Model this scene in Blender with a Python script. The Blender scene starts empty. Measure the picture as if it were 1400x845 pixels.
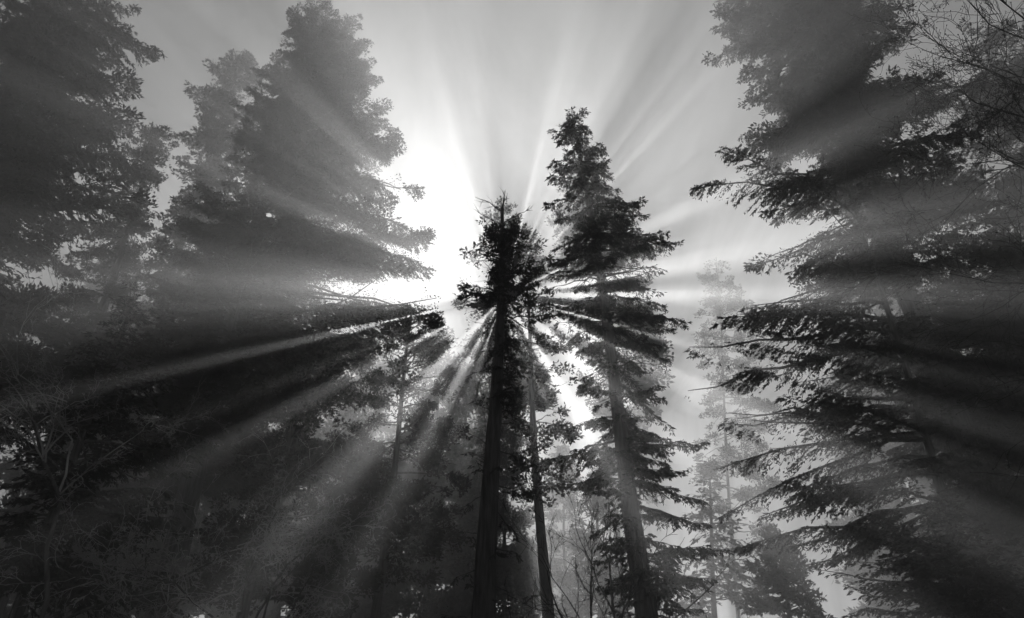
import bpy, math, random
import numpy as np
from mathutils import Vector

random.seed(11)
rng = np.random.default_rng(11)
R = math.radians
scene = bpy.context.scene
col = scene.collection

# ---------------------------------------------------------------- camera
PITCH = R(33.0)
FPX = 933.0                                   # focal length in pixels of a 1400 px wide frame (24 mm)
CAM = np.array((0.0, 0.0, 1.6))
cd = bpy.data.cameras.new('camera')
cd.lens = 24.0; cd.sensor_width = 36.0; cd.clip_end = 2000.0; cd.clip_start = 0.05
cam = bpy.data.objects.new('camera', cd); col.objects.link(cam)
cam.location = CAM; cam.rotation_euler = (R(90) + PITCH, 0, 0)
scene.camera = cam

def ray(px, py):
    x = (px - 700.0) / FPX; y = (422.5 - py) / FPX
    c, s = math.cos(PITCH), math.sin(PITCH)
    return np.array((x, c - y * s, s + y * c))

def at(px, py, Y):
    d = ray(px, py)
    return CAM + d * (Y / d[1])

# ---------------------------------------------------------------- sun and sky
sd_ = ray(689, 404); sd_ = sd_ / np.linalg.norm(sd_)
SUN_EL = math.asin(sd_[2]); SUN_AZ = math.atan2(sd_[0], sd_[1])      # clockwise from +Y
sl = bpy.data.lights.new('sun', 'SUN'); sl.energy = 5.0; sl.angle = R(0.5); sl.color = (1, 0.995, 0.985)
so = bpy.data.objects.new('sun', sl); col.objects.link(so)
so.rotation_euler = Vector(sd_).to_track_quat('Z', 'Y').to_euler()

w = bpy.data.worlds.new('World'); scene.world = w; w.use_nodes = True
nt = w.node_tree; nt.nodes.clear()
def N(tree, typ, **kw):
    n = tree.nodes.new(typ)
    for k, v in kw.items(): setattr(n, k, v)
    return n
sky = N(nt, 'ShaderNodeTexSky', sky_type='NISHITA'); sky.sun_disc = False
sky.sun_elevation = SUN_EL; sky.sun_rotation = SUN_AZ
sky.air_density = 1.0; sky.dust_density = 0.3
bw = N(nt, 'ShaderNodeSeparateColor')   # black-and-white through a red filter: the red part of the sky only
tc = N(nt, 'ShaderNodeTexCoord')
sep = N(nt, 'ShaderNodeSeparateXYZ')
zz = N(nt, 'ShaderNodeMath', operation='MAXIMUM'); zz.inputs[1].default_value = 0.4
dx = N(nt, 'ShaderNodeMath', operation='DIVIDE'); dy = N(nt, 'ShaderNodeMath', operation='DIVIDE')
cmb = N(nt, 'ShaderNodeCombineXYZ')
mp = N(nt, 'ShaderNodeMapping'); mp.inputs['Rotation'].default_value = (0, 0, R(-28)); mp.inputs['Scale'].default_value = (2.6, 0.8, 1)
nz = N(nt, 'ShaderNodeTexNoise'); nz.inputs['Scale'].default_value = 1.5; nz.inputs['Detail'].default_value = 5; nz.inputs['Roughness'].default_value = 0.52
nz.inputs['Distortion'].default_value = 0.4
mr = N(nt, 'ShaderNodeMapRange'); mr.inputs['From Min'].default_value = 0.36; mr.inputs['From Max'].default_value = 0.7
mr.inputs['To Min'].default_value = 0.05; mr.inputs['To Max'].default_value = 2.2
mul = N(nt, 'ShaderNodeMath', operation='MULTIPLY')
bg = N(nt, 'ShaderNodeBackground'); bg.inputs['Strength'].default_value = 0.05
out = N(nt, 'ShaderNodeOutputWorld')
L = nt.links.new
L(sky.outputs[0], bw.inputs[0]); L(tc.outputs['Generated'], sep.inputs[0])
L(sep.outputs['Z'], zz.inputs[0]); L(sep.outputs['X'], dx.inputs[0]); L(zz.outputs[0], dx.inputs[1])
L(sep.outputs['Y'], dy.inputs[0]); L(zz.outputs[0], dy.inputs[1])
L(dx.outputs[0], cmb.inputs[0]); L(dy.outputs[0], cmb.inputs[1]); L(cmb.outputs[0], mp.inputs[0])
L(mp.outputs[0], nz.inputs['Vector']); L(nz.outputs['Fac'], mr.inputs['Value'])
L(bw.outputs[0], mul.inputs[0]); L(mr.outputs[0], mul.inputs[1]); L(mul.outputs[0], bg.inputs['Color'])
L(bg.outputs[0], out.inputs[0])

vs = scene.view_settings
vs.view_transform = 'Standard'; vs.look = 'None'; vs.gamma = 1.0; vs.exposure = 0.08; vs.use_curve_mapping = False
cy = scene.cycles
cy.max_bounces = 3; cy.diffuse_bounces = 1; cy.glossy_bounces = 1; cy.transmission_bounces = 2
cy.volume_bounces = 0; cy.transparent_max_bounces = 4
cy.use_denoising = True
try: cy.denoiser = 'OPENIMAGEDENOISE'
except Exception: pass
cy.caustics_reflective = False; cy.caustics_refractive = False

# ---------------------------------------------------------------- materials (a black-and-white place: neutral greys)
def noise_mat(name, lo, hi, scale, trans=0.0, rough=0.9, bump=0.0, stretch=None):
    m = bpy.data.materials.new(name); m.use_nodes = True
    t = m.node_tree; t.nodes.clear()
    tc = N(t, 'ShaderNodeTexCoord'); mpn = N(t, 'ShaderNodeMapping')
    if stretch: mpn.inputs['Scale'].default_value = stretch
    no = N(t, 'ShaderNodeTexNoise'); no.inputs['Scale'].default_value = scale; no.inputs['Detail'].default_value = 3
    rp = N(t, 'ShaderNodeMapRange'); rp.inputs['From Min'].default_value = 0.3; rp.inputs['From Max'].default_value = 0.7
    rp.inputs['To Min'].default_value = lo; rp.inputs['To Max'].default_value = hi
    p = N(t, 'ShaderNodeBsdfPrincipled'); p.inputs['Roughness'].default_value = rough
    p.inputs['Specular IOR Level'].default_value = 0.2
    o = N(t, 'ShaderNodeOutputMaterial'); l = t.links.new
    l(tc.outputs['Object'], mpn.inputs[0]); l(mpn.outputs[0], no.inputs['Vector']); l(no.outputs['Fac'], rp.inputs['Value'])
    l(rp.outputs[0], p.inputs['Base Color'])
    if bump:
        b = N(t, 'ShaderNodeBump'); b.inputs['Strength'].default_value = bump; b.inputs['Distance'].default_value = 0.08
        l(no.outputs['Fac'], b.inputs['Height']); l(b.outputs[0], p.inputs['Normal'])
    if trans:
        tr = N(t, 'ShaderNodeBsdfTranslucent'); mx = N(t, 'ShaderNodeMixShader'); mx.inputs[0].default_value = trans
        l(rp.outputs[0], tr.inputs['Color']); l(p.outputs[0], mx.inputs[1]); l(tr.outputs[0], mx.inputs[2]); l(mx.outputs[0], o.inputs[0])
    else:
        l(p.outputs[0], o.inputs[0])
    return m
M_FIR = noise_mat('fir_needles', 0.03, 0.075, 1.3, trans=0.3)
M_RED = noise_mat('redwood_foliage', 0.035, 0.085, 1.1, trans=0.3)
M_BARK = noise_mat('furrowed_bark', 0.05, 0.15, 5.0, bump=0.9, stretch=(3.0, 3.0, 0.35))
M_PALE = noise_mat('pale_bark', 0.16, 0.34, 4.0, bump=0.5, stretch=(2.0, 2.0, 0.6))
M_TWIG = noise_mat('mossy_twig_bark', 0.10, 0.30, 2.2)
M_BUD = noise_mat('dark_alder_twig_bark', 0.04, 0.11, 2.2)
M_LICHEN = noise_mat('lichened_twig_bark', 0.15, 0.45, 2.2)
M_GROUND = noise_mat('leaf_litter', 0.03, 0.09, 1.6, bump=0.8)

# ---------------------------------------------------------------- mesh helpers
class Acc:
    def __init__(self): self.v = []; self.f = []; self.n = 0
    def add(self, v, f):
        v = np.asarray(v, dtype=np.float32).reshape(-1, 3)
        self.v.append(v); self.f.append(np.asarray(f, dtype=np.int32).reshape(-1, 4) + self.n); self.n += len(v)
    def mesh(self, name, mat, smooth=False):
        v = np.concatenate(self.v); f = np.concatenate(self.f)
        me = bpy.data.meshes.new(name)
        me.vertices.add(len(v)); me.vertices.foreach_set('co', v.ravel())
        me.loops.add(f.size); me.loops.foreach_set('vertex_index', f.ravel())
        me.polygons.add(len(f)); me.polygons.foreach_set('loop_start', np.arange(0, f.size, 4, dtype=np.int32))
        try: me.polygons.foreach_set('loop_total', np.full(len(f), 4, dtype=np.int32))
        except Exception: pass
        if smooth: me.polygons.foreach_set('use_smooth', np.ones(len(f), dtype=bool))
        me.update(calc_edges=True)
        me.materials.append(mat)
        return me

def unit(a): return a / np.maximum(np.linalg.norm(a, axis=-1, keepdims=True), 1e-9)

def tubes(acc, P, Rr, sides=4):
    """P (M,K,3) polylines, Rr (M,K) radii -> open tubes, closed at the tip by their taper."""
    P = np.asarray(P, float); Rr = np.asarray(Rr, float)
    M_, K = P.shape[:2]
    if M_ == 0: return
    T = np.empty_like(P); T[:, 1:-1] = P[:, 2:] - P[:, :-2]; T[:, 0] = P[:, 1] - P[:, 0]; T[:, -1] = P[:, -1] - P[:, -2]
    T = unit(T)
    ref = np.where(np.abs(T[:, :1, 2:3]) > 0.8, np.array((1.0, 0.07, 0.0)), np.array((0.0, 0.05, 1.0)))
    A = unit(np.cross(T, np.broadcast_to(ref, T.shape))); B = np.cross(T, A)
    th = np.arange(sides) * 2 * math.pi / sides
    V = P[:, :, None] + Rr[:, :, None, None] * (np.cos(th)[None, None, :, None] * A[:, :, None] + np.sin(th)[None, None, :, None] * B[:, :, None])
    idx = np.arange(M_ * K * sides).reshape(M_, K, sides); nx = np.roll(idx, -1, axis=2)
    F = np.stack([idx[:, :-1], nx[:, :-1], nx[:, 1:], idx[:, 1:]], axis=-1)
    acc.add(V, F)

def leaves(acc, p, d, s, ln, wd):
    """pointed four-cornered sprigs: root p, direction d, side s, length ln, half width wd"""
    d = unit(d); s = unit(s - d * np.sum(s * d, axis=-1, keepdims=True))
    ln = ln[:, None]; wd = wd[:, None]
    V = np.stack([p, p + d * ln * 0.45 + s * wd, p + d * ln, p + d * ln * 0.45 - s * wd], axis=1)
    acc.add(V, np.arange(len(p) * 4).reshape(-1, 4))

def link(name, me, parent=None):
    o = bpy.data.objects.new(name, me); col.objects.link(o)
    if parent is not None: o.parent = parent
    return o
def thing(name, label, cat, loc, group=None):
    o = bpy.data.objects.new(name, None); col.objects.link(o); o.location = loc; o.empty_display_size = 0.5
    o['label'] = label; o['category'] = cat
    if group: o['group'] = group
    return o

def ground_z(x, y):
    return 0.35 * np.sin(x * 0.07 + 1.0) * np.cos(y * 0.06) + 0.18 * np.sin(x * 0.31 + y * 0.23) - 0.15

# ---------------------------------------------------------------- trunk
def trunk_mesh(acc, a, b, r0, r1, flare=1.5, sides=18, wob=0.085, K=34, curve=0.0):
    t = np.linspace(0, 1, K)
    P = a[None] * (1 - t)[:, None] + b[None] * t[:, None]
    ph = rng.uniform(0, 6.28, 4); H = np.linalg.norm(b - a)
    P[:, 0] += (0.012 * H) * np.sin(t * 5 + ph[0]) * t * (1 - t) * 2 + curve * np.sin(t * math.pi)
    P[:, 1] += (0.008 * H) * np.sin(t * 6 + ph[1]) * t * (1 - t) * 2
    r = r0 + (r1 - r0) * t ** 0.9
    r = r * (1 + (flare - 1) * np.exp(-t * H / 1.3))
    th = np.arange(sides) * 2 * math.pi / sides
    k = np.arange(K)[:, None]
    fur = 1 + wob * np.sin(th[None] * 5 + ph[2] + k * 0.11) + wob * 0.7 * np.sin(th[None] * 8 + ph[3] - k * 0.2) + rng.normal(0, wob * 0.35, (K, sides))
    V = np.zeros((K, sides, 3)); rr = r[:, None] * fur
    V[..., 0] = P[:, None, 0] + rr * np.cos(th); V[..., 1] = P[:, None, 1] + rr * np.sin(th); V[..., 2] = P[:, None, 2]
    idx = np.arange(K * sides).reshape(K, sides); nx = np.roll(idx, -1, axis=1)
    acc.add(V, np.stack([idx[:-1], nx[:-1], nx[1:], idx[1:]], axis=-1))
    return P

# ---------------------------------------------------------------- conifers
def bough_pts(root, az, Ln, rise, droop, K=7):
    t = np.linspace(0, 1, K)[None]
    out_ = Ln[:, None] * t
    z = Ln[:, None] * (rise[:, None] * t - droop[:, None] * t ** 2 + 0.35 * droop[:, None] * t ** 4)
    az2 = az[:, None] + rng.normal(0, 0.10, (len(az), 1)) * t
    P = np.stack([root[:, None, 0] + out_ * np.cos(az2), root[:, None, 1] + out_ * np.sin(az2), root[:, None, 2] + z], axis=-1)
    P[:, 1:] += rng.normal(0, 0.018, (len(az), K - 1, 3)) * Ln[:, None, None]
    return P

def along(P, i, t):
    K = P.shape[1]; x = np.clip(t, 0, 0.9999) * (K - 1); k = x.astype(int); f = (x - k)[:, None]
    p = P[i, k] * (1 - f) + P[i, k + 1] * f
    return p, unit(P[i, k + 1] - P[i, k])

def fir_foliage(acc, wood, P, Ln, ls=1.0, dens=1.0, hang=0.45, start=0.18, twl=0.30):
    """flat sprays: twigs left and right of each bough, feathered with pointed needle sprigs, drooping"""
    sp = 0.15 * ls / dens
    n = np.maximum((Ln * (1 - start) / sp).astype(int), 3) * 2
    i = np.repeat(np.arange(len(Ln)), n)
    t = start + (1 - start) * rng.random(len(i)) ** 0.85
    side = np.where(rng.random(len(i)) < 0.5, -1.0, 1.0)
    p, tg = along(P, i, t)
    up = np.array((0, 0, 1.0))
    sd = unit(np.cross(tg, up))
    a = R(52) + rng.normal(0, 0.22, len(i))
    tl = np.clip(twl * Ln[i] * (1.08 - t) ** 0.8, 0.18, 1.5) * rng.uniform(0.55, 1.15, len(i))
    d = tg * np.cos(a)[:, None] + sd * (side * np.sin(a))[:, None]
    d[:, 2] -= hang * rng.uniform(0.2, 1.5, len(i))
    d = unit(d)
    m = np.maximum((tl / (0.032 * ls)).astype(int), 3)
    j = np.repeat(np.arange(len(i)), m)
    u = rng.random(len(j)) ** 0.9
    q = p[j] + d[j] * (tl[j] * u)[:, None]; q[:, 2] -= 0.12 * tl[j] * u ** 2
    s2 = unit(np.cross(d[j], up)) * np.where(rng.random(len(j)) < .5, -1, 1)[:, None]
    dd = d[j] * 0.9 + s2 * rng.uniform(0.3, 0.9, len(j))[:, None] + rng.normal(0, 0.22, (len(j), 3)); dd[:, 2] -= 0.15
    nrm = rng.normal(0, 1, (len(j), 3)); nrm[:, 2] += 0.6
    leaves(acc, q, dd, np.cross(dd, nrm), ls * rng.uniform(0.13, 0.26, len(j)), ls * rng.uniform(0.019, 0.038, len(j)))
    big = tl > 0.35
    if wood is not None and big.any():
        e = p + d * tl[:, None]; mid = p + d * (tl * 0.5)[:, None]; e[:, 2] -= 0.12 * tl
        PP = np.stack([p, mid, e], axis=1)[big]
        tubes(wood, PP, np.array([[0.011, 0.007, 0.002]]) * np.ones((len(PP), 1)) * ls, 3)

def clump_foliage(acc, P, Ln, ls=1.0, dens=1.0, start=0.35, cr=0.55):
    """lobed clumps of short sprays hung along the outer part of each bough"""
    n = np.maximum((Ln * (1 - start) / 0.42 * dens / cr * 0.7).astype(int), 2)
    i = np.repeat(np.arange(len(Ln)), n)
    t = start + (1 - start) * rng.random(len(i)) ** 0.7
    p, tg = along(P, i, t)
    rc = cr * rng.uniform(0.45, 1.2, len(i)) * np.clip(Ln[i] / 3.0, 0.75, 1.2)
    off = np.clip(rng.normal(0, 1, (len(i), 3)), -1.4, 1.4); off[:, 2] *= 0.5
    p = p + off * (0.15 + 0.07 * Ln[i] * (1.1 - t))[:, None] * 1.1
    m = np.maximum((100 * (rc / 0.5) ** 2 / ls ** 2).astype(int), 6)
    j = np.repeat(np.arange(len(i)), m)
    o = unit(rng.normal(0, 1, (len(j), 3))) * (rng.random(len(j)) ** 0.42)[:, None]
    q = p[j] + o * rc[j][:, None] * np.array((1.0, 1.0, 0.72))
    dd = 0.8 * o + 0.6 * tg[j] + rng.normal(0, 0.5, o.shape); dd[:, 2] += 0.3
    leaves(acc, q, dd, rng.normal(0, 1, dd.shape), ls * rng.uniform(0.13, 0.26, len(j)), ls * rng.uniform(0.035, 0.065, len(j)))

# (direction round the sun in degrees, half width, from and to metres off the camera's sun line, share of sprays missing)
SHAFTS = [(179, 12, 1.0, 9.5, .98), (167.5, 2.0, 1.0, 9, .99), (155, 2.2, 1.0, 9, .98), (135, 3.4, 1.5, 10, .995), (192.5, 1.6, 0.5, 8, .97), (208, 2.5, .3, 5, .97),
          (228, 6, 0.2, 5.5, 1), (241, 3, 0.25, 5.5, 1), (215, 2, 0.3, 4, .97), (250, 2.5, 0.3, 5, 1), (258, 1.6, .3, 5, 1), (281, 3, .3, 5, 1),
          (292, 3, 0.25, 6, 1), (303, 5, 0.25, 11, 1), (319.5, 7, .6, 12, 1), (334, 7, 1, 13, 1), (345, 2.2, 1, 12.5, 1), (350, 1.3, 1, 12, 1),
          (0, 4.2, 1.2, 13.5, 1), (9.5, 6.5, 1.2, 13.5, 1), (25, 3, 1.2, 12, .99), (47, 1.5, 1.5, 14, .9), (53, 0.8, 1.5, 14, .9), (60, 1.6, 1.5, 14, .85),
          (108, 2.5, 1.6, 14, .95), (76, 2, 1.6, 14, .95)]
SHAFTS += [(a, h, 1.2 if a < 200 else .5, r, .97) for (a, h, r) in ((33, .7, 11), (66, .9, 12), (98, .8, 10), (118, .7, 10), (145, .5, 8),
           (219, .6, 4), (236, .7, 4), (245, .6, 4), (285, .7, 5), (297, .6, 6), (309, .8, 7), (313, .6, 8), (328, .7, 11), (340, .7, 11), (347.5, .5, 11))]

def conifer(name, label, top, bot, Y, prof, kind='fir', r0=0.6, n=110, ls=1.0, dens=1.0, group=None, cat='tree',
            bark=None, depth=0.75, gaps=(), hang=0.45, rise=0.15, droop=0.35, zpow=1.0, twl=0.30, start=None, cr=0.55, extra=None, dead=None, tier=0.0, shafts=True, stubs=0,
            trunk_top=None, curve=0.0, back=1.0, r1=0.04, cull=None, dup=()):
    """top, bot: two pixels of the trunk's axis; prof: (pixel y, left x, right x) rows of the crown's outline at distance Y"""
    a = at(bot[0], bot[1], Y); b = at(top[0], top[1], Y)
    ax = (b - a) / (b[2] - a[2])                                   # per metre of height
    base = a - ax * a[2]; base[2] = 0
    gz = float(ground_z(base[0], Y)) - 0.1
    t = thing(name, label, cat, (base[0], base[1], gz), group)
    org = np.array((base[0], base[1], gz))
    H = b[2] - gz
    local = lambda q: q - org
    rows = []
    for (py, xl, xr) in prof:
        # height of this row on the axis: walk the axis in pixels
        f = (py - bot[1]) / (top[1] - bot[1]); axx = bot[0] + (top[0] - bot[0]) * f
        c = at(axx, py, Y)
        rows.append((c[2], c[0] - at(xl, py, Y)[0], at(xr, py, Y)[0] - c[0]))
    rows.sort(); rows = np.array(rows)
    tr = Acc(); cr_ = Acc()
    P = trunk_mesh(tr, np.array((0, 0, -0.2)), ax * H, r0, r1, curve=curve)
    z0, z1 = rows[0, 0], rows[-1, 0]
    zb = z0 + (z1 - z0) * rng.random(n) ** zpow
    if tier:                                                      # boughs stand in whorls up the stem, with open air between
        k = np.round((zb - z0) / tier); zb = z0 + (k + rng.normal(0, 0.22, n)) * tier
        zb = np.clip(zb, z0, z1 - 0.05); order = np.argsort(k, kind='stable'); zb = zb[order]
    az = (np.arange(n) * 2.39996 + rng.normal(0, 0.3, n)) % (2 * math.pi)
    wl = np.interp(zb, rows[:, 0], rows[:, 1]); wr = np.interp(zb, rows[:, 0], rows[:, 2])
    cs = np.cos(az)
    ws = np.where(cs > 0, wr, wl); wm = depth * 0.5 * (np.abs(wl) + np.abs(wr)) * np.where(np.sin(az) > 0, back, 1.0)
    c2 = np.clip(np.abs(cs), 0, 1) ** 1.4
    Ln = (ws * c2 + wm * (1 - c2)) * (rng.uniform(0.58, 1.12, n) if kind == 'fir' else rng.uniform(0.7, 1.05, n))
    ri = rise + rng.normal(0, 0.12, n) + 0.55 * np.clip((zb - (z1 - 4)) / 4, 0, 1); dr = droop * rng.uniform(0.5, 1.4, n)
    if extra:                                                     # single long boughs: (root pixel y, tip pixel x, y, depth angle)
        for (ry, tx, ty, ang) in extra:
            f = (ry - bot[1]) / (top[1] - bot[1]); axx = bot[0] + (top[0] - bot[0]) * f
            rt = at(axx, ry, Y); dxw = at(tx, ty, Y)[0] - rt[0]; tz = at(tx, ty, Y)[2]
            l_ = abs(dxw) / max(math.cos(ang), 0.3)
            zb = np.append(zb, rt[2]); az = np.append(az, ang if dxw > 0 else math.pi - ang); Ln = np.append(Ln, l_)
            d_ = 0.22; ri = np.append(ri, (tz - rt[2]) / l_ + 0.65 * d_); dr = np.append(dr, d_)
    if kind == 'fir':                                             # short upswept sprays round the leader
        zb = np.append(zb, z1 + (b[2] - z1) * rng.random(26) * 0.9 - (z1 - z0) * 0.05 * rng.random(26)); az = np.append(az, rng.uniform(0, 6.28, 26))
        Ln = np.append(Ln, rng.uniform(0.32, 0.6, 26)); ri = np.append(ri, rng.uniform(0.3, 1.0, 26)); dr = np.append(dr, np.full(26, 0.15))
    keep = Ln > 0.3
    zb, az, Ln, ri, dr = zb[keep], az[keep], Ln[keep], ri[keep], dr[keep]
    zz_ = zb - gz
    fx = np.interp(zz_, P[:, 2], P[:, 0]); fy = np.interp(zz_, P[:, 2], P[:, 1])
    root = np.stack([fx, fy, zz_], axis=1)
    BP = bough_pts(root, az, Ln, ri, dr)
    rb = np.clip(0.011 * Ln + 0.012, 0.02, 0.13)
    tubes(tr, BP, rb[:, None] * np.linspace(1, 0.15, BP.shape[1])[None], 5)
    if stubs:
        zs = rng.uniform(1.5, H * 0.72, stubs); azs = rng.uniform(0, 6.28, stubs); Ls = rng.uniform(0.15, 0.75, stubs) ** 1.3
        SB = bough_pts(np.stack([np.interp(zs, P[:, 2], P[:, 0]), np.interp(zs, P[:, 2], P[:, 1]), zs], 1), azs, Ls + r0 * 0.8, rng.normal(0, .3, stubs), rng.uniform(-.1, .4, stubs))
        tubes(tr, SB, np.linspace(0.022, 0.006, 7)[None] * np.ones((stubs, 1)), 4)
        lv = Ls > 0.35
        fir_foliage(cr_, cr_, SB[lv], (Ls + r0 * .8)[lv], 0.6, 0.8, 0.6, 0.55, 0.35)
    if kind == 'fir':
        fir_foliage(cr_, cr_, BP, Ln, ls, dens, hang, 0.18 if start is None else start, twl)
    elif kind == 'mix':
        fir_foliage(cr_, cr_, BP, Ln, ls, dens, hang, 0.07, twl)
        clump_foliage(cr_, BP, Ln, ls, 0.35, 0.55, cr)
    else:
        clump_foliage(cr_, BP, Ln, ls, dens, 0.35 if start is None else start, cr)
    # gaps: (pixel x, pixel y, radius in pixels) where the crown is thin, kept as round openings at the tree's own place
    if gaps and cr_.v:
        v = np.concatenate(cr_.v); f = np.concatenate(cr_.f)
        c = v[f].mean(axis=1) + org
        ok = np.ones(len(f), bool)
        for (gx, gy, gr) in gaps:
            g = at(gx, gy, Y); dv = sd_
            rel = c - g; rel = rel - (rel @ dv)[:, None] * dv[None]
            rad = gr / FPX * np.linalg.norm(g - CAM)
            rad = rad * (0.8 + 0.5 * np.sin(c[:, 0] * 2.6 / rad + gx) * np.sin(c[:, 2] * 2.2 / rad + gy) + 0.3 * rng.random(len(c)))
            ok &= ~((np.linalg.norm(rel, axis=1) < rad) & (rng.random(len(f)) < 0.96))
        cr_.v = [v]; cr_.f = [f[ok]]
    if shafts and cr_.v:                                           # slits of open air through the crown, running along the sunlight
        v = np.concatenate(cr_.v); f = np.concatenate(cr_.f)
        c = v[f].mean(axis=1) + org - CAM
        c = c - (c @ sd_)[:, None] * sd_[None]
        u_ = unit(np.cross(np.array((1.0, 0, 0)), sd_)); h_ = np.array((1.0, 0, 0))
        aa = np.degrees(np.arctan2(c @ u_, c @ h_)); rr = np.linalg.norm(c, axis=1)
        ok = np.ones(len(f), bool); rmix = rng.uniform(0.7, 1.3, len(f))
        for (az_, hw, ra, rb_, pr) in (SHAFTS if shafts is True else shafts):
            w_ = hw * (0.75 + 0.45 * np.sin(rr * 1.9 + az_) * np.sin(rr * 0.7 + 1.3 * az_))
            d_ = (aa - az_ + 180) % 360 - 180
            ok &= ~((np.abs(d_) < w_ * rng.uniform(0.6, 1.15, len(f))) & (rr > ra) & (rr < rb_ * rmix) & (rng.random(len(f)) < pr))
        cr_.v = [v]; cr_.f = [f[ok]]
    o1 = link('trunk', tr.mesh('trunk', bark or M_BARK, smooth=True), t)
    o2 = link('crown', cr_.mesh('crown', M_FIR if kind == 'fir' else M_RED), t)
    if dead:
        ac = Acc(); nd = dead[0]
        zt = H - rng.random(nd) ** 0.8 * dead[1]
        azd = rng.uniform(0, 6.28, nd); Ld = rng.uniform(0.4, 1.0, nd) * dead[2]
        rt = np.stack([np.interp(zt, P[:, 2], P[:, 0]), np.interp(zt, P[:, 2], P[:, 1]), zt], 1)
        DB = bough_pts(rt, azd, Ld, rng.uniform(-0.1, 0.7, nd), rng.uniform(-0.2, 0.3, nd))
        tubes(ac, DB, np.linspace(0.032, 0.006, 7)[None] * np.ones((nd, 1)), 4)
        k = np.repeat(np.arange(nd), 4); q, tg = along(DB, k, rng.uniform(.3, 1, len(k)))
        dd = unit(tg + rng.normal(0, .6, tg.shape)); l2 = rng.uniform(.15, .5, len(k))[:, None]
        tubes(ac, np.stack([q, q + dd * l2 * .5 + rng.normal(0, .02, q.shape), q + dd * l2], 1), np.array([[.012, .008, .003]]) * np.ones((len(k), 1)), 3)
        link('dead_top', ac.mesh('dead_top', M_TWIG), t)['label'] = 'bare dead twigs on the spire'
    for (px, py, Y2, sc, rz, lab) in dup:                          # further trees of the same growth
        c = at(px, py, Y2); d = t.copy(); col.objects.link(d)
        d.location = (c[0], Y2, float(ground_z(c[0], Y2)) - 0.1)
        d.scale = (sc, sc, sc); d.rotation_euler = (0, 0, rz)
        d['label'] = lab
        for ch in (o1, o2):
            e = ch.copy(); col.objects.link(e); e.parent = d
    return t

# ---------------------------------------------------------------- bare broadleaved trees and shrubs
def grow(start, d, ln, r, level, levels, polys, kids=(5, 5, 4, 3), spread=0.8, up=0.15, wig=0.16, buds=None, shrink=0.55):
    K = 7
    p = np.array(start, float); d = unit(np.array(d, float)); pts = [p.copy()]; ds = [d.copy()]
    for k in range(K - 1):
        d = d + rng.normal(0, wig, 3); d[2] += up * 0.25; d = unit(d)
        p = p + d * ln / (K - 1); pts.append(p.copy()); ds.append(d.copy())
    end = max(r * 0.45, 0.0025)
    polys.append((np.array(pts), np.linspace(r, end, K), level))
    if level >= levels: 
        if buds is not None: buds.append((p.copy(), d.copy()))
        return
    nk = max(2, int(kids[min(level, len(kids) - 1)] + rng.integers(-1, 2)))
    for c in range(nk):
        u = rng.uniform(0.3, 1.0) if c else 1.0
        x = u * (K - 1); k = min(int(x), K - 2); q = pts[k] + (pts[k + 1] - pts[k]) * (x - k)
        s = unit(np.cross(ds[k], rng.normal(0, 1, 3)))
        a = rng.uniform(0.45, 1.25) * spread if c else 0.25
        nd = ds[k] * math.cos(a) + s * math.sin(a); nd[2] += up
        rr = (r + (end - r) * u) * rng.uniform(0.5, 0.75)
        grow(q, nd, ln * shrink * rng.uniform(0.6, 1.25), max(rr, 0.004), level + 1, levels, polys, kids, spread, up, wig, buds, shrink)

def bare_tree(name, label, base, stems, mat, levels=4, kids=(6, 5, 4, 3), spread=0.8, up=0.15, cat='tree', group=None, wig=0.16, buds=False, shrink=0.55, stem_mat=None):
    t = thing(name, label, cat, base, group)
    polys = []; bl = [] if buds else None
    for (s, d, ln, r) in stems:
        if r > 0.15:                                               # a clear stem, its limbs are given
            grow(s, d, ln, r, 0, 0, polys, kids, spread, up, 0.03, None, shrink); continue
        grow(s, d, ln, r, 0, levels, polys, kids, spread, up, wig, bl, shrink)
    tr, cr = Acc(), Acc()
    for lv in range(levels + 1):
        sel = [q for q in polys if q[2] == lv]
        if not sel: continue
        tubes(tr if lv == 0 else cr, np.array([q[0] for q in sel]), np.array([q[1] for q in sel]), 10 if lv == 0 else (6 if lv == 1 else 4))
    if bl:
        p = np.array([q[0] for q in bl]); d = np.array([q[1] for q in bl])
        for k in range(2):
            dd = d + rng.normal(0, .5, d.shape)
            leaves(cr, p - d * 0.02, dd, rng.normal(0, 1, d.shape), rng.uniform(.015, .035, len(p)), rng.uniform(.006, .011, len(p)))
    link('trunk', tr.mesh('trunk', stem_mat or mat, smooth=True), t); link('crown', cr.mesh('crown', mat), t)
    return t

# ================================================================ the place
# ground
g = Acc(); n_ = 121
xs = np.linspace(-60, 60, n_); X_, Y_ = np.meshgrid(xs, xs * 58 / 60 - 2, indexing='ij')
Z_ = ground_z(X_, Y_) + rng.normal(0, 0.03, X_.shape)
idx = np.arange(n_ * n_).reshape(n_, n_)
g.add(np.stack([X_, Y_, Z_], -1), np.stack([idx[:-1, :-1], idx[1:, :-1], idx[1:, 1:], idx[:-1, 1:]], -1))
go = link('ground', g.mesh('ground', M_GROUND, smooth=True)); go['kind'] = 'structure'

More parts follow.
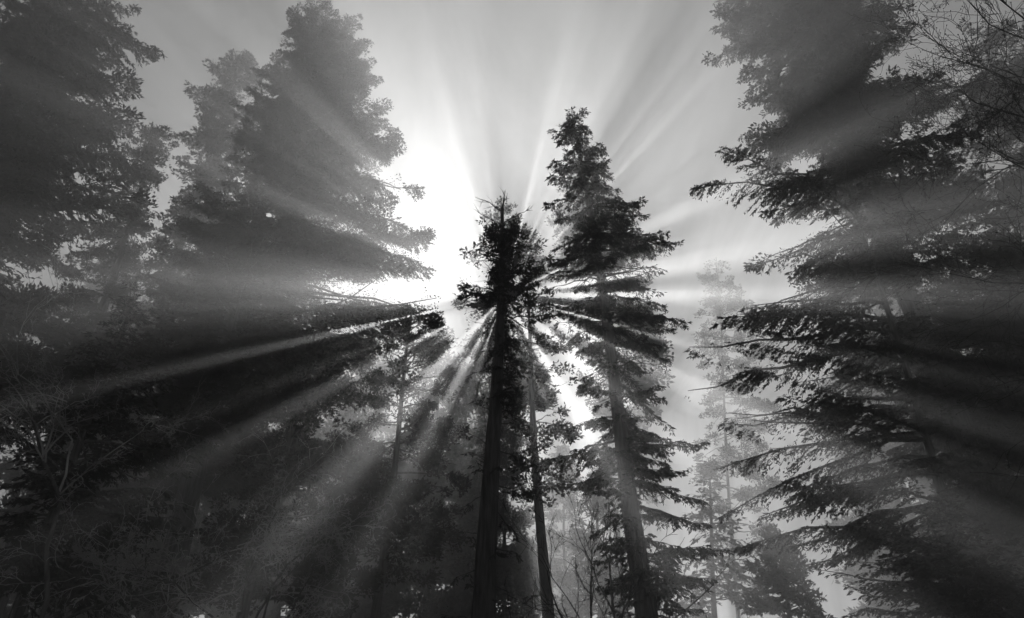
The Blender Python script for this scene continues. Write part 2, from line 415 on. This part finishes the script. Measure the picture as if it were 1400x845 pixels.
# the sun-blocking dark trunk in the middle, its crown and dead spire
conifer('conifer_tree', 'tall dark conifer with a bare straight trunk and dead spire, the sun behind it', (687, 284), (665, 845), 16,
        [(308, 674, 700), (322, 650, 722), (342, 636, 738), (370, 626, 748), (395, 614, 752), (415, 618, 760), (440, 640, 770), (470, 662, 772), (500, 672, 755), (560, 672, 715)],
        kind='mix', r0=0.35, shafts=[(231, 13, .2, 3, .99), (252, 7, .3, 3, .97), (297, 12, .2, 3, .98)], stubs=60, n=95, ls=0.5, cr=0.2, dens=0.9, start=0.25, rise=0.05, droop=0.3, dead=(24, 2.4, 1.1), group='dark conifers in the middle',
        gaps=((655, 372, 20), (646, 428, 20), (715, 421, 16), (668, 428, 11), (704, 384, 8), (720, 345, 8)))
# the fir to its right
conifer('fir_tree', 'dark fir with drooping boughs and leaning trunk, right of the sun', (784, 163), (893, 845), 18,
        [(168, 780, 790), (178, 770, 799), (190, 757, 815), (206, 741, 834), (235, 745, 840), (260, 748, 850), (300, 745, 878), (330, 742, 900), (370, 748, 908), (410, 752, 905),
         (450, 770, 915), (500, 790, 915), (560, 795, 925), (600, 780, 945), (650, 790, 960), (700, 805, 960), (750, 820, 975), (800, 830, 990), (845, 830, 990)],
        kind='fir', r0=0.33, shafts=[(10, 4, .8, 6, .93), (0.5, 2.5, .8, 6, .93), (345, 1.6, 1, 6, .9), (335, 3, 1, 6, .85), (319, 3, 1, 6, .8)], stubs=50, n=320, dens=1.6, ls=0.6, hang=0.6, tier=0.85, rise=0.12, droop=0.38, group='dark conifers in the middle', depth=0.7,
        extra=[(345, 926, 325, 0.1), (425, 942, 428, 0.15), (600, 722, 628, 0.1), (612, 972, 602, 0.1), (690, 985, 710, 0.2), (640, 795, 655, .3), (760, 1000, 752, 0.0), (520, 925, 575, 0.3), (470, 920, 480, 0.2), (705, 845, 700, 0.2)],
        gaps=((775, 400, 20), (850, 362, 12), (905, 470, 10)))
# a thinner tree with a sunlit trunk between the two
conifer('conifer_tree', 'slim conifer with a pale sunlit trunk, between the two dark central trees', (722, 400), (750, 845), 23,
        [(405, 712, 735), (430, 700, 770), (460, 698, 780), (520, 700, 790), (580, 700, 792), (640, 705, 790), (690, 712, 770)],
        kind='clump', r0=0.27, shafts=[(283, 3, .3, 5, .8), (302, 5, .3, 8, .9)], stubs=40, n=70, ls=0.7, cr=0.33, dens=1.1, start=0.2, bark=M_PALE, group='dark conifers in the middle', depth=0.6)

# left: the big redwood and its neighbours
conifer('redwood_tree', 'broad misty redwood with a lobed crown, left of the sun', (433, 30), (216, 845), 22,
        [(34, 388, 478), (60, 380, 498), (95, 372, 518), (130, 352, 524), (165, 330, 528), (190, 320, 545), (225, 318, 572), (250, 312, 568), (264, 300, 530), (284, 300, 526), (296, 290, 565),
         (305, 262, 588), (350, 240, 594), (372, 230, 585), (382, 220, 560), (412, 215, 560), (422, 210, 600), (445, 200, 604), (480, 190, 575), (560, 160, 540), (660, 120, 500)],
        kind='mix', r0=0.48, n=380, cr=0.30, dens=1.5, ls=0.58, start=0.3, rise=0.22, droop=0.3, depth=0.62, group='tall redwoods in the mist',
        extra=[(322, 590, 312, .1), (352, 594, 340, .2), (252, 572, 236, .1), (268, 566, 252, .3), (215, 548, 202, 0), (430, 602, 416, .1), (452, 606, 440, .2), (72, 500, 58, .1),
               (112, 522, 98, 0), (150, 527, 138, .2), (50, 382, 34, .1), (78, 386, 66, .2), (108, 344, 96, 0), (180, 536, 170, .3), (390, 596, 372, .3)],
        shafts=[(179, 12, 1, 9.5, .97), (135, 3.6, 1.5, 10, .96), (157, 3.5, 1, 9, .8), (192.5, 1.6, .5, 8, .95), (208, 2.5, .3, 5, .95), (215, 2, .3, 4, .95), (228, 6, .2, 5.5, 1)],
        gaps=((430, 180, 14), (425, 215, 10), (395, 340, 18), (375, 255, 10), (560, 395, 12), (470, 330, 9)))
conifer('redwood_tree', 'misty redwood with ragged top, behind the bare sapling at left', (330, 78), (130, 700), 27,
        [(80, 318, 345), (105, 285, 360), (130, 268, 365), (165, 236, 370), (200, 238, 365), (240, 248, 350), (280, 236, 340), (300, 232, 330), (350, 205, 330), (420, 180, 330), (520, 150, 320)],
        kind='mix', r0=0.50, n=260, cr=0.29, dens=1.5, ls=0.88, start=0.3, rise=0.2, depth=0.6, group='tall redwoods in the mist', gaps=((300, 265, 10), (255, 340, 12)))
conifer('redwood_tree', 'very tall dark redwood filling the upper left corner, its top out of sight', (125, -72), (-180, 500), 19,
        [(-68, 110, 150), (-40, 40, 175), (0, 0, 192), (40, -30, 192), (100, -60, 184), (150, -80, 176), (190, -100, 190), (240, -110, 200), (300, -130, 205), (350, -150, 195),
         (420, -180, 170), (500, -200, 150), (600, -220, 100)],
        kind='mix', r0=0.68, n=300, cr=0.34, dens=1.5, ls=0.82, start=0.25, rise=0.15, droop=0.3, depth=0.6, group='tall redwoods in the mist',
        extra=[(55, 220, 68, 0.05)])
conifer('redwood_tree', 'dark redwood with a visible leaning trunk, tucked below the tallest left crown', (222, 172), (40, 700), 25,
        [(178, 210, 232), (200, 178, 237), (230, 160, 228), (255, 140, 204), (300, 120, 208), (350, 100, 200), (420, 60, 190), (480, 30, 170), (560, 0, 160)],
        kind='mix', r0=0.43, n=220, cr=0.32, dens=1.4, ls=0.69, start=0.3, depth=0.6, group='tall redwoods in the mist', gaps=((150, 300, 14), (205, 275, 16), (25, 545, 20)))

# right: tall redwood running out of the frame, and its neighbours
conifer('redwood_tree', 'very tall dark redwood at upper right, its top out of sight above the frame', (1075, -50), (1400, 845), 22.5,
        [(-50, 1045, 1120), (-30, 985, 1190), (0, 964, 1245), (45, 962, 1262), (70, 990, 1285), (110, 1008, 1300), (170, 1012, 1320), (205, 1000, 1330), (260, 985, 1340),
         (320, 1010, 1360), (380, 1080, 1400), (440, 1130, 1440), (560, 1190, 1480), (680, 1250, 1540), (800, 1290, 1560)],
        kind='mix', r0=0.62, n=330, cr=0.31, dens=1.5, ls=0.93, start=0.25, rise=0.1, droop=0.35, depth=0.6, group='tall redwoods in the mist',
        gaps=((1255, 165, 14), (1262, 130, 12), (1080, 90, 8)))
conifer('fir_tree', 'fir with long tiered boughs reaching left over the sunlit gap, at right', (1150, 225), (1335, 845), 20,
        [(230, 1130, 1160), (262, 965, 1175), (280, 950, 1160), (300, 988, 1170), (340, 1000, 1190), (400, 1015, 1210), (450, 1010, 1240), (520, 1010, 1260), (600, 1020, 1290), (700, 1040, 1310), (760, 1080, 1320)],
        kind='fir', r0=0.2, n=120, dens=1.3, ls=0.71, tier=1.27, hang=0.35, rise=0.02, droop=0.3, depth=0.5, group='dark firs at right',
        extra=[(455, 942, 462, 0.1), (480, 940, 490, 0.2), (440, 985, 430, 0.0), (545, 985, 572, 0.1), (590, 972, 618, 0.1), (600, 1000, 668, 0.2), (685, 1010, 752, 0.1), (400, 1000, 418, 0.2),
               (560, 1005, 545, .3), (600, 1000, 600, -.3), (645, 1060, 690, -0.2), (690, 1075, 745, 0.1), (700, 1120, 765, 0.2)])
conifer('redwood_tree', 'shadowy redwood behind the bare alder twigs at the right edge', (1350, 35), (1650, 560), 23.5,
        [(40, 1335, 1365), (70, 1300, 1420), (120, 1290, 1470), (200, 1290, 1510), (280, 1290, 1540), (360, 1300, 1580), (460, 1310, 1600), (600, 1330, 1650)],
        kind='mix', r0=0.47, n=210, cr=0.30, dens=1.4, ls=0.64, start=0.25, depth=0.6, group='tall redwoods in the mist', gaps=((1345, 205, 12), (1385, 235, 10)))
conifer('redwood_tree', 'dark redwood low at the right edge below the alder', (1345, 330), (1500, 845), 22,
        [(340, 1320, 1380), (400, 1290, 1450), (480, 1270, 1500), (560, 1250, 1520), (640, 1240, 1560), (720, 1240, 1600), (820, 1240, 1620)],
        kind='mix', r0=0.35, n=200, cr=0.29, dens=1.4, ls=0.58, start=0.25, depth=0.6, group='tall redwoods in the mist')
# near fir boughs bottom right
conifer('fir_tree', 'low dark fir with spreading boughs in the bottom right corner', (1290, 705), (1330, 845), 16,
        [(712, 1280, 1300), (740, 1240, 1345), (770, 1180, 1400), (800, 1150, 1440), (845, 1150, 1480), (900, 1120, 1500)],
        kind='fir', r0=0.16, n=110, dens=1.3, ls=0.75, hang=0.3, rise=0.1, droop=0.25, depth=0.7, group='dark firs at right', r1=0.02)

# background: pale trees in the sunlit mist and the dark wall of trees under the sun
conifer('conifer_tree', 'palest misty conifer in the bright gap, right of the central fir', (978, 352), (1010, 845), 50,
        [(358, 970, 985), (385, 955, 1000), (430, 945, 1030), (480, 955, 1050), (540, 965, 1065), (640, 950, 1070), (830, 945, 1080)],
        kind='clump', r0=0.18, zpow=0.65, n=190, cr=0.4, dens=0.9, ls=1.1, group='background conifers', depth=0.8)
conifer('conifer_tree', 'dim conifer low behind the central fir, lit by slanting rays', (968, 635), (978, 845), 42,
        [(641, 962, 974), (680, 945, 995), (730, 925, 1020), (800, 905, 1045), (900, 890, 1060)],
        kind='fir', r0=0.3, n=150, dens=1.0, ls=1.7, group='background conifers')
conifer('conifer_tree', 'dusky conifer low between the slim background fir and the tiered right fir', (1060, 722), (1078, 845), 32,
        [(730, 1054, 1067), (760, 1035, 1085), (800, 1012, 1110), (850, 995, 1130), (930, 985, 1140)],
        kind='mix', r0=0.22, n=130, cr=0.4, dens=1.2, ls=0.95, group='background conifers', depth=0.8)
conifer('conifer_tree', 'dusky conifer between the slim sunlit trunk and the big leaning fir trunk', (812, 655), (822, 845), 38,
        [(662, 805, 820), (700, 785, 840), (760, 770, 860), (845, 755, 880)],
        kind='mix', r0=0.22, n=100, cr=0.45, dens=1.0, ls=1.2, group='background conifers', depth=0.8)
conifer('conifer_tree', 'dark conifer just left of the sun, in front of the big redwood', (562, 430), (510, 845), 21,
        [(438, 545, 585), (455, 525, 604), (500, 505, 618), (560, 480, 630), (620, 460, 640), (700, 440, 640), (780, 430, 640)],
        kind='clump', r0=0.19, n=150, cr=0.31, dens=1.1, ls=0.58, group='background conifers', depth=0.7, gaps=((556, 478, 8), (566, 490, 10), (590, 460, 7)))
conifer('conifer_tree', 'shaded conifer beneath the big redwood, left of its neighbour near the sun', (430, 455), (335, 845), 17,
        [(460, 420, 440), (500, 385, 480), (560, 350, 500), (640, 310, 520), (720, 280, 530), (820, 260, 540)],
        kind='clump', r0=0.17, n=140, cr=0.30, dens=1.0, ls=0.51, group='background conifers', depth=0.7)
conifer('conifer_tree', 'shadowed conifer in the lower left dark wood, behind the bare shrubs', (180, 420), (20, 845), 13.5,
        [(425, 170, 190), (470, 130, 220), (540, 80, 250), (620, 40, 270), (720, 0, 290), (820, -40, 300)],
        kind='fir', r0=0.16, n=190, dens=1.0, ls=0.59, group='background conifers', depth=0.7)
conifer('conifer_tree', 'dim conifer behind the lowest stretch of the dark central trunk', (640, 500), (632, 845), 50,
        [(505, 632, 648), (560, 600, 680), (640, 575, 705), (740, 555, 720), (845, 550, 725)],
        kind='clump', r0=0.4, n=110, cr=0.8, dens=0.9, ls=1.6, group='background conifers', depth=0.8)

BACK = 'background conifers'
conifer('conifer_tree', 'far dark conifer of the wood wall, straight below the gap left of the sun', (600, 440), (585, 845), 46,
        [(446, 592, 608), (480, 575, 630), (540, 555, 650), (620, 535, 665), (720, 515, 680), (1000, 480, 700)],
        kind='clump', r0=0.36, n=190, cr=0.79, dens=1.15, ls=1.59, group=BACK, depth=0.8,
        dup=[(470, 845, 49.0, 1.08, 1.0, 'far conifer of the wood wall, left of the one below the gap by the sun'),
             (375, 845, 47.4, 1.02, 2.1, 'far conifer of the wood wall, under the lower skirt of the broad misty redwood'),
             (280, 845, 45.0, 1.12, 3.0, 'far conifer of the wood wall, behind the tangled pale shrub'),
             (185, 845, 47.4, 1.1, 4.0, 'far conifer of the wood wall, behind the low arching shrub'),
             (95, 845, 44.2, 1.15, 5.0, 'far conifer of the wood wall, behind the leaning shrub trunk'),
             (5, 845, 43.5, 1.15, 0.6, 'far conifer of the wood wall, last one at the left edge'),
             (690, 845, 50.6, 0.8, 1.7, 'far conifer of the wood wall, straight behind the dark central trunk'),
             (770, 845, 52.1, 0.74, 2.7, 'far conifer of the wood wall, behind the small bare sapling'),
             (1255, 845, 49.0, 1.05, 3.6, 'far conifer of the wood wall, behind the tiered fir trunk at right'),
             (1290, 845, 45.8, 1.12, 4.4, 'far conifer of the wood wall, behind the low corner fir'),
             (1400, 845, 44.2, 1.2, 5.4, 'far conifer of the wood wall, last one at the right edge')])

conifer('conifer_tree', 'added far conifer hidden behind the dark central crown, blocking the sun except through slits cut for the shafts', (685, 280), (676, 845), 45,  # added tree: blocks the sun round the trunk, cut slits shape the shafts
        [(278, 680, 698), (300, 667, 715), (335, 646, 738), (370, 630, 752), (400, 622, 760), (430, 620, 768), (480, 630, 768), (540, 640, 760), (640, 645, 740)],
        kind='clump', r0=0.29, n=170, cr=0.58, dens=1.2, ls=1.16, shafts=SHAFTS + [(230, 9, .2, 4, 1), (243, 3.5, .25, 4, 1), (251, 3, .3, 4, 1), (259, 2.5, .3, 4, 1), (287, 4, .25, 5, 1), (299, 5, .25, 6, 1)], gaps=((654, 374, 19), (717, 421, 18), (646, 432, 20), (668, 398, 11), (706, 384, 9)), start=0.1, group=BACK, depth=0.8)
conifer('conifer_tree', 'added far broad conifer half hidden behind the drooping fir right of the sun, a sun blocker with slits', (800, 205), (850, 845), 45,  # added behind the fir to shade the right side and leave streaks of sun
        [(212, 792, 806), (250, 770, 826), (300, 758, 846), (340, 755, 868), (380, 755, 884), (430, 757, 896), (480, 768, 906), (540, 800, 915), (600, 805, 900), (680, 805, 890)],
        kind='clump', r0=0.30, n=270, cr=0.64, dens=1.3, ls=1.27, start=0.1, group=BACK, depth=0.8)

# near left edge: drooping fir boughs
conifer('fir_tree', 'dark fir at the left edge with drooping boughs hanging into view', (-90, 330), (-190, 845), 17,
        [(340, -100, -70), (420, -160, 0), (480, -190, 60), (540, -220, 95), (600, -240, 40), (700, -260, -40), (800, -260, -60)],
        kind='fir', r0=0.2, n=70, dens=1.0, ls=0.8, hang=0.9, rise=0.05, droop=0.45, group='dark firs at left')

# bare trees
def base_of(px, py, Y):
    p = at(px, py, Y); return (p[0], Y, float(ground_z(p[0], Y)))
def to_local(px, py, Y, b): return at(px, py, Y) - np.array(b)
b = (10.6, 8.2, float(ground_z(10.6, 8.2)))
def limb(py0, px, py, r):
    p = np.array((10.6, 8.2, at(700, py0, 8.2)[2])); q = at(px, py, 8.2 - rng.uniform(0, 1.0))
    return (p - np.array(b), q - p, float(np.linalg.norm(q - p)), r)
bare_tree('alder_tree', 'bare alder with budded black twigs against the sky, at the right edge', b,
          [((0, 0, -0.1), (0.0, 0.0, 1), 13.6, 0.16), limb(190, 1300, 100, 0.0211), limb(150, 1290, 60, 0.0186), limb(260, 1320, 190, 0.0174), limb(60, 1310, 5, 0.0174),
           limb(430, 1345, 395, 0.0149), limb(360, 1340, 300, 0.0149), limb(330, 1310, 235, 0.0149), limb(500, 1375, 440, 0.0124), limb(220, 1335, 150, .014), limb(90, 1285, 30, .015), limb(30, 1350, 40, .014), limb(400, 1360, 350, .014), limb(290, 1300, 210, .015), limb(120, 1340, 130, 0.0149)],
          M_BUD, levels=3, kids=(10, 6, 4), spread=0.8, up=0.0, buds=True, shrink=0.42)
b = base_of(800, 845, 11.5); 
bare_tree('bare_sapling', 'small bare sapling in front of the leaning fir trunk', b,
          [((0, 0, -0.1), (0, 0, 1), 4.6, 0.04), ((0, 0, 2.2), (-0.5, 0, 1), 2.0, 0.022), ((0, 0, 2.5), (0.6, 0.1, 1), 1.8, 0.022), ((0, 0, 1.9), (0.5, -0.1, 1), 1.8, 0.02)], M_BUD, levels=3, kids=(9, 5, 4), spread=0.9, up=0.1, wig=0.14, shrink=0.4)
b = base_of(196, 470, 34)
bare_tree('bare_sapling', 'pale bare sapling in the gap between the left redwoods', b,
          [((0, 0, -0.1), (0.05, 0, 1), 18.0, 0.14), (to_local(190, 440, 34, b), at(235, 300, 34) - at(190, 440, 34), 5.5, 0.06)], M_TWIG, levels=3, kids=(9, 5, 4), spread=0.6, up=0.15, wig=0.08, shrink=0.36)
# undergrowth lower left
def shrub(label, px, py, Y, stems, **kw):
    b = base_of(px, py, Y); st = []
    for (x0, y0, x1, y1, r) in stems:
        p, q = at(x0, y0, Y), at(x1, y1, Y); st.append((p - np.array(b), q - p, float(np.linalg.norm(q - p)), r))
    return bare_tree('bare_shrub', label, b, st, M_LICHEN, stem_mat=M_BARK, cat='shrub', group='bare shrubs lower left', **kw)
shrub('bare shrub with a dark leaning trunk and arching pale twigs, lower left corner', 60, 845, 10,
      [(40, 900, 165, 500, .035), (60, 860, 350, 620, .022), (100, 680, 30, 560, .018), (140, 600, 240, 510, .018), (120, 640, 110, 520, .015)], levels=4, kids=(11, 5, 4, 3), spread=1.0, up=-0.03, wig=0.2, shrink=0.36)
shrub('tangled shrub of pale crooked twigs left of the dark trunks at bottom', 330, 845, 9,
      [(330, 900, 370, 720, .018), (340, 900, 300, 700, .018), (350, 900, 430, 760, .016), (330, 900, 220, 740, .016), (350, 880, 420, 670, .014)], levels=4, kids=(9, 5, 4, 3), spread=1.0, up=-0.08, wig=0.25, shrink=0.4)
shrub('low arching shrub with thin mossy twigs between the corner shrub and the tangled one', 200, 860, 11,
      [(190, 900, 330, 780, .018), (200, 900, 170, 720, .018), (180, 900, 260, 710, .016), (210, 900, 100, 780, .014)], levels=4, kids=(8, 5, 4, 3), spread=0.9, up=-0.08, wig=0.22, shrink=0.4)

# ---------------------------------------------------------------- the mist
hz = Acc()
x0, x1, y0, y1, z0, z1 = -62, 62, -62, 58, -2.2, 52
V = np.array([(x, y, z) for z in (z0, z1) for (x, y) in ((x0, y0), (x1, y0), (x1, y1), (x0, y1))])
hz.add(V, [(3, 2, 1, 0), (4, 5, 6, 7), (0, 1, 5, 4), (1, 2, 6, 5), (2, 3, 7, 6), (3, 0, 4, 7)])
mh = bpy.data.materials.new('mist'); mh.use_nodes = True
t = mh.node_tree; t.nodes.clear()
pv = N(t, 'ShaderNodeVolumePrincipled'); o = N(t, 'ShaderNodeOutputMaterial')
pv.inputs['Color'].default_value = (0.95, 0.95, 0.95, 1)
pv.inputs['Density'].default_value = 0.008; pv.inputs['Anisotropy'].default_value = 0.62
t.links.new(pv.outputs[0], o.inputs['Volume'])
ho = link('haze', hz.mesh('haze', mh)); ho['kind'] = 'stuff'
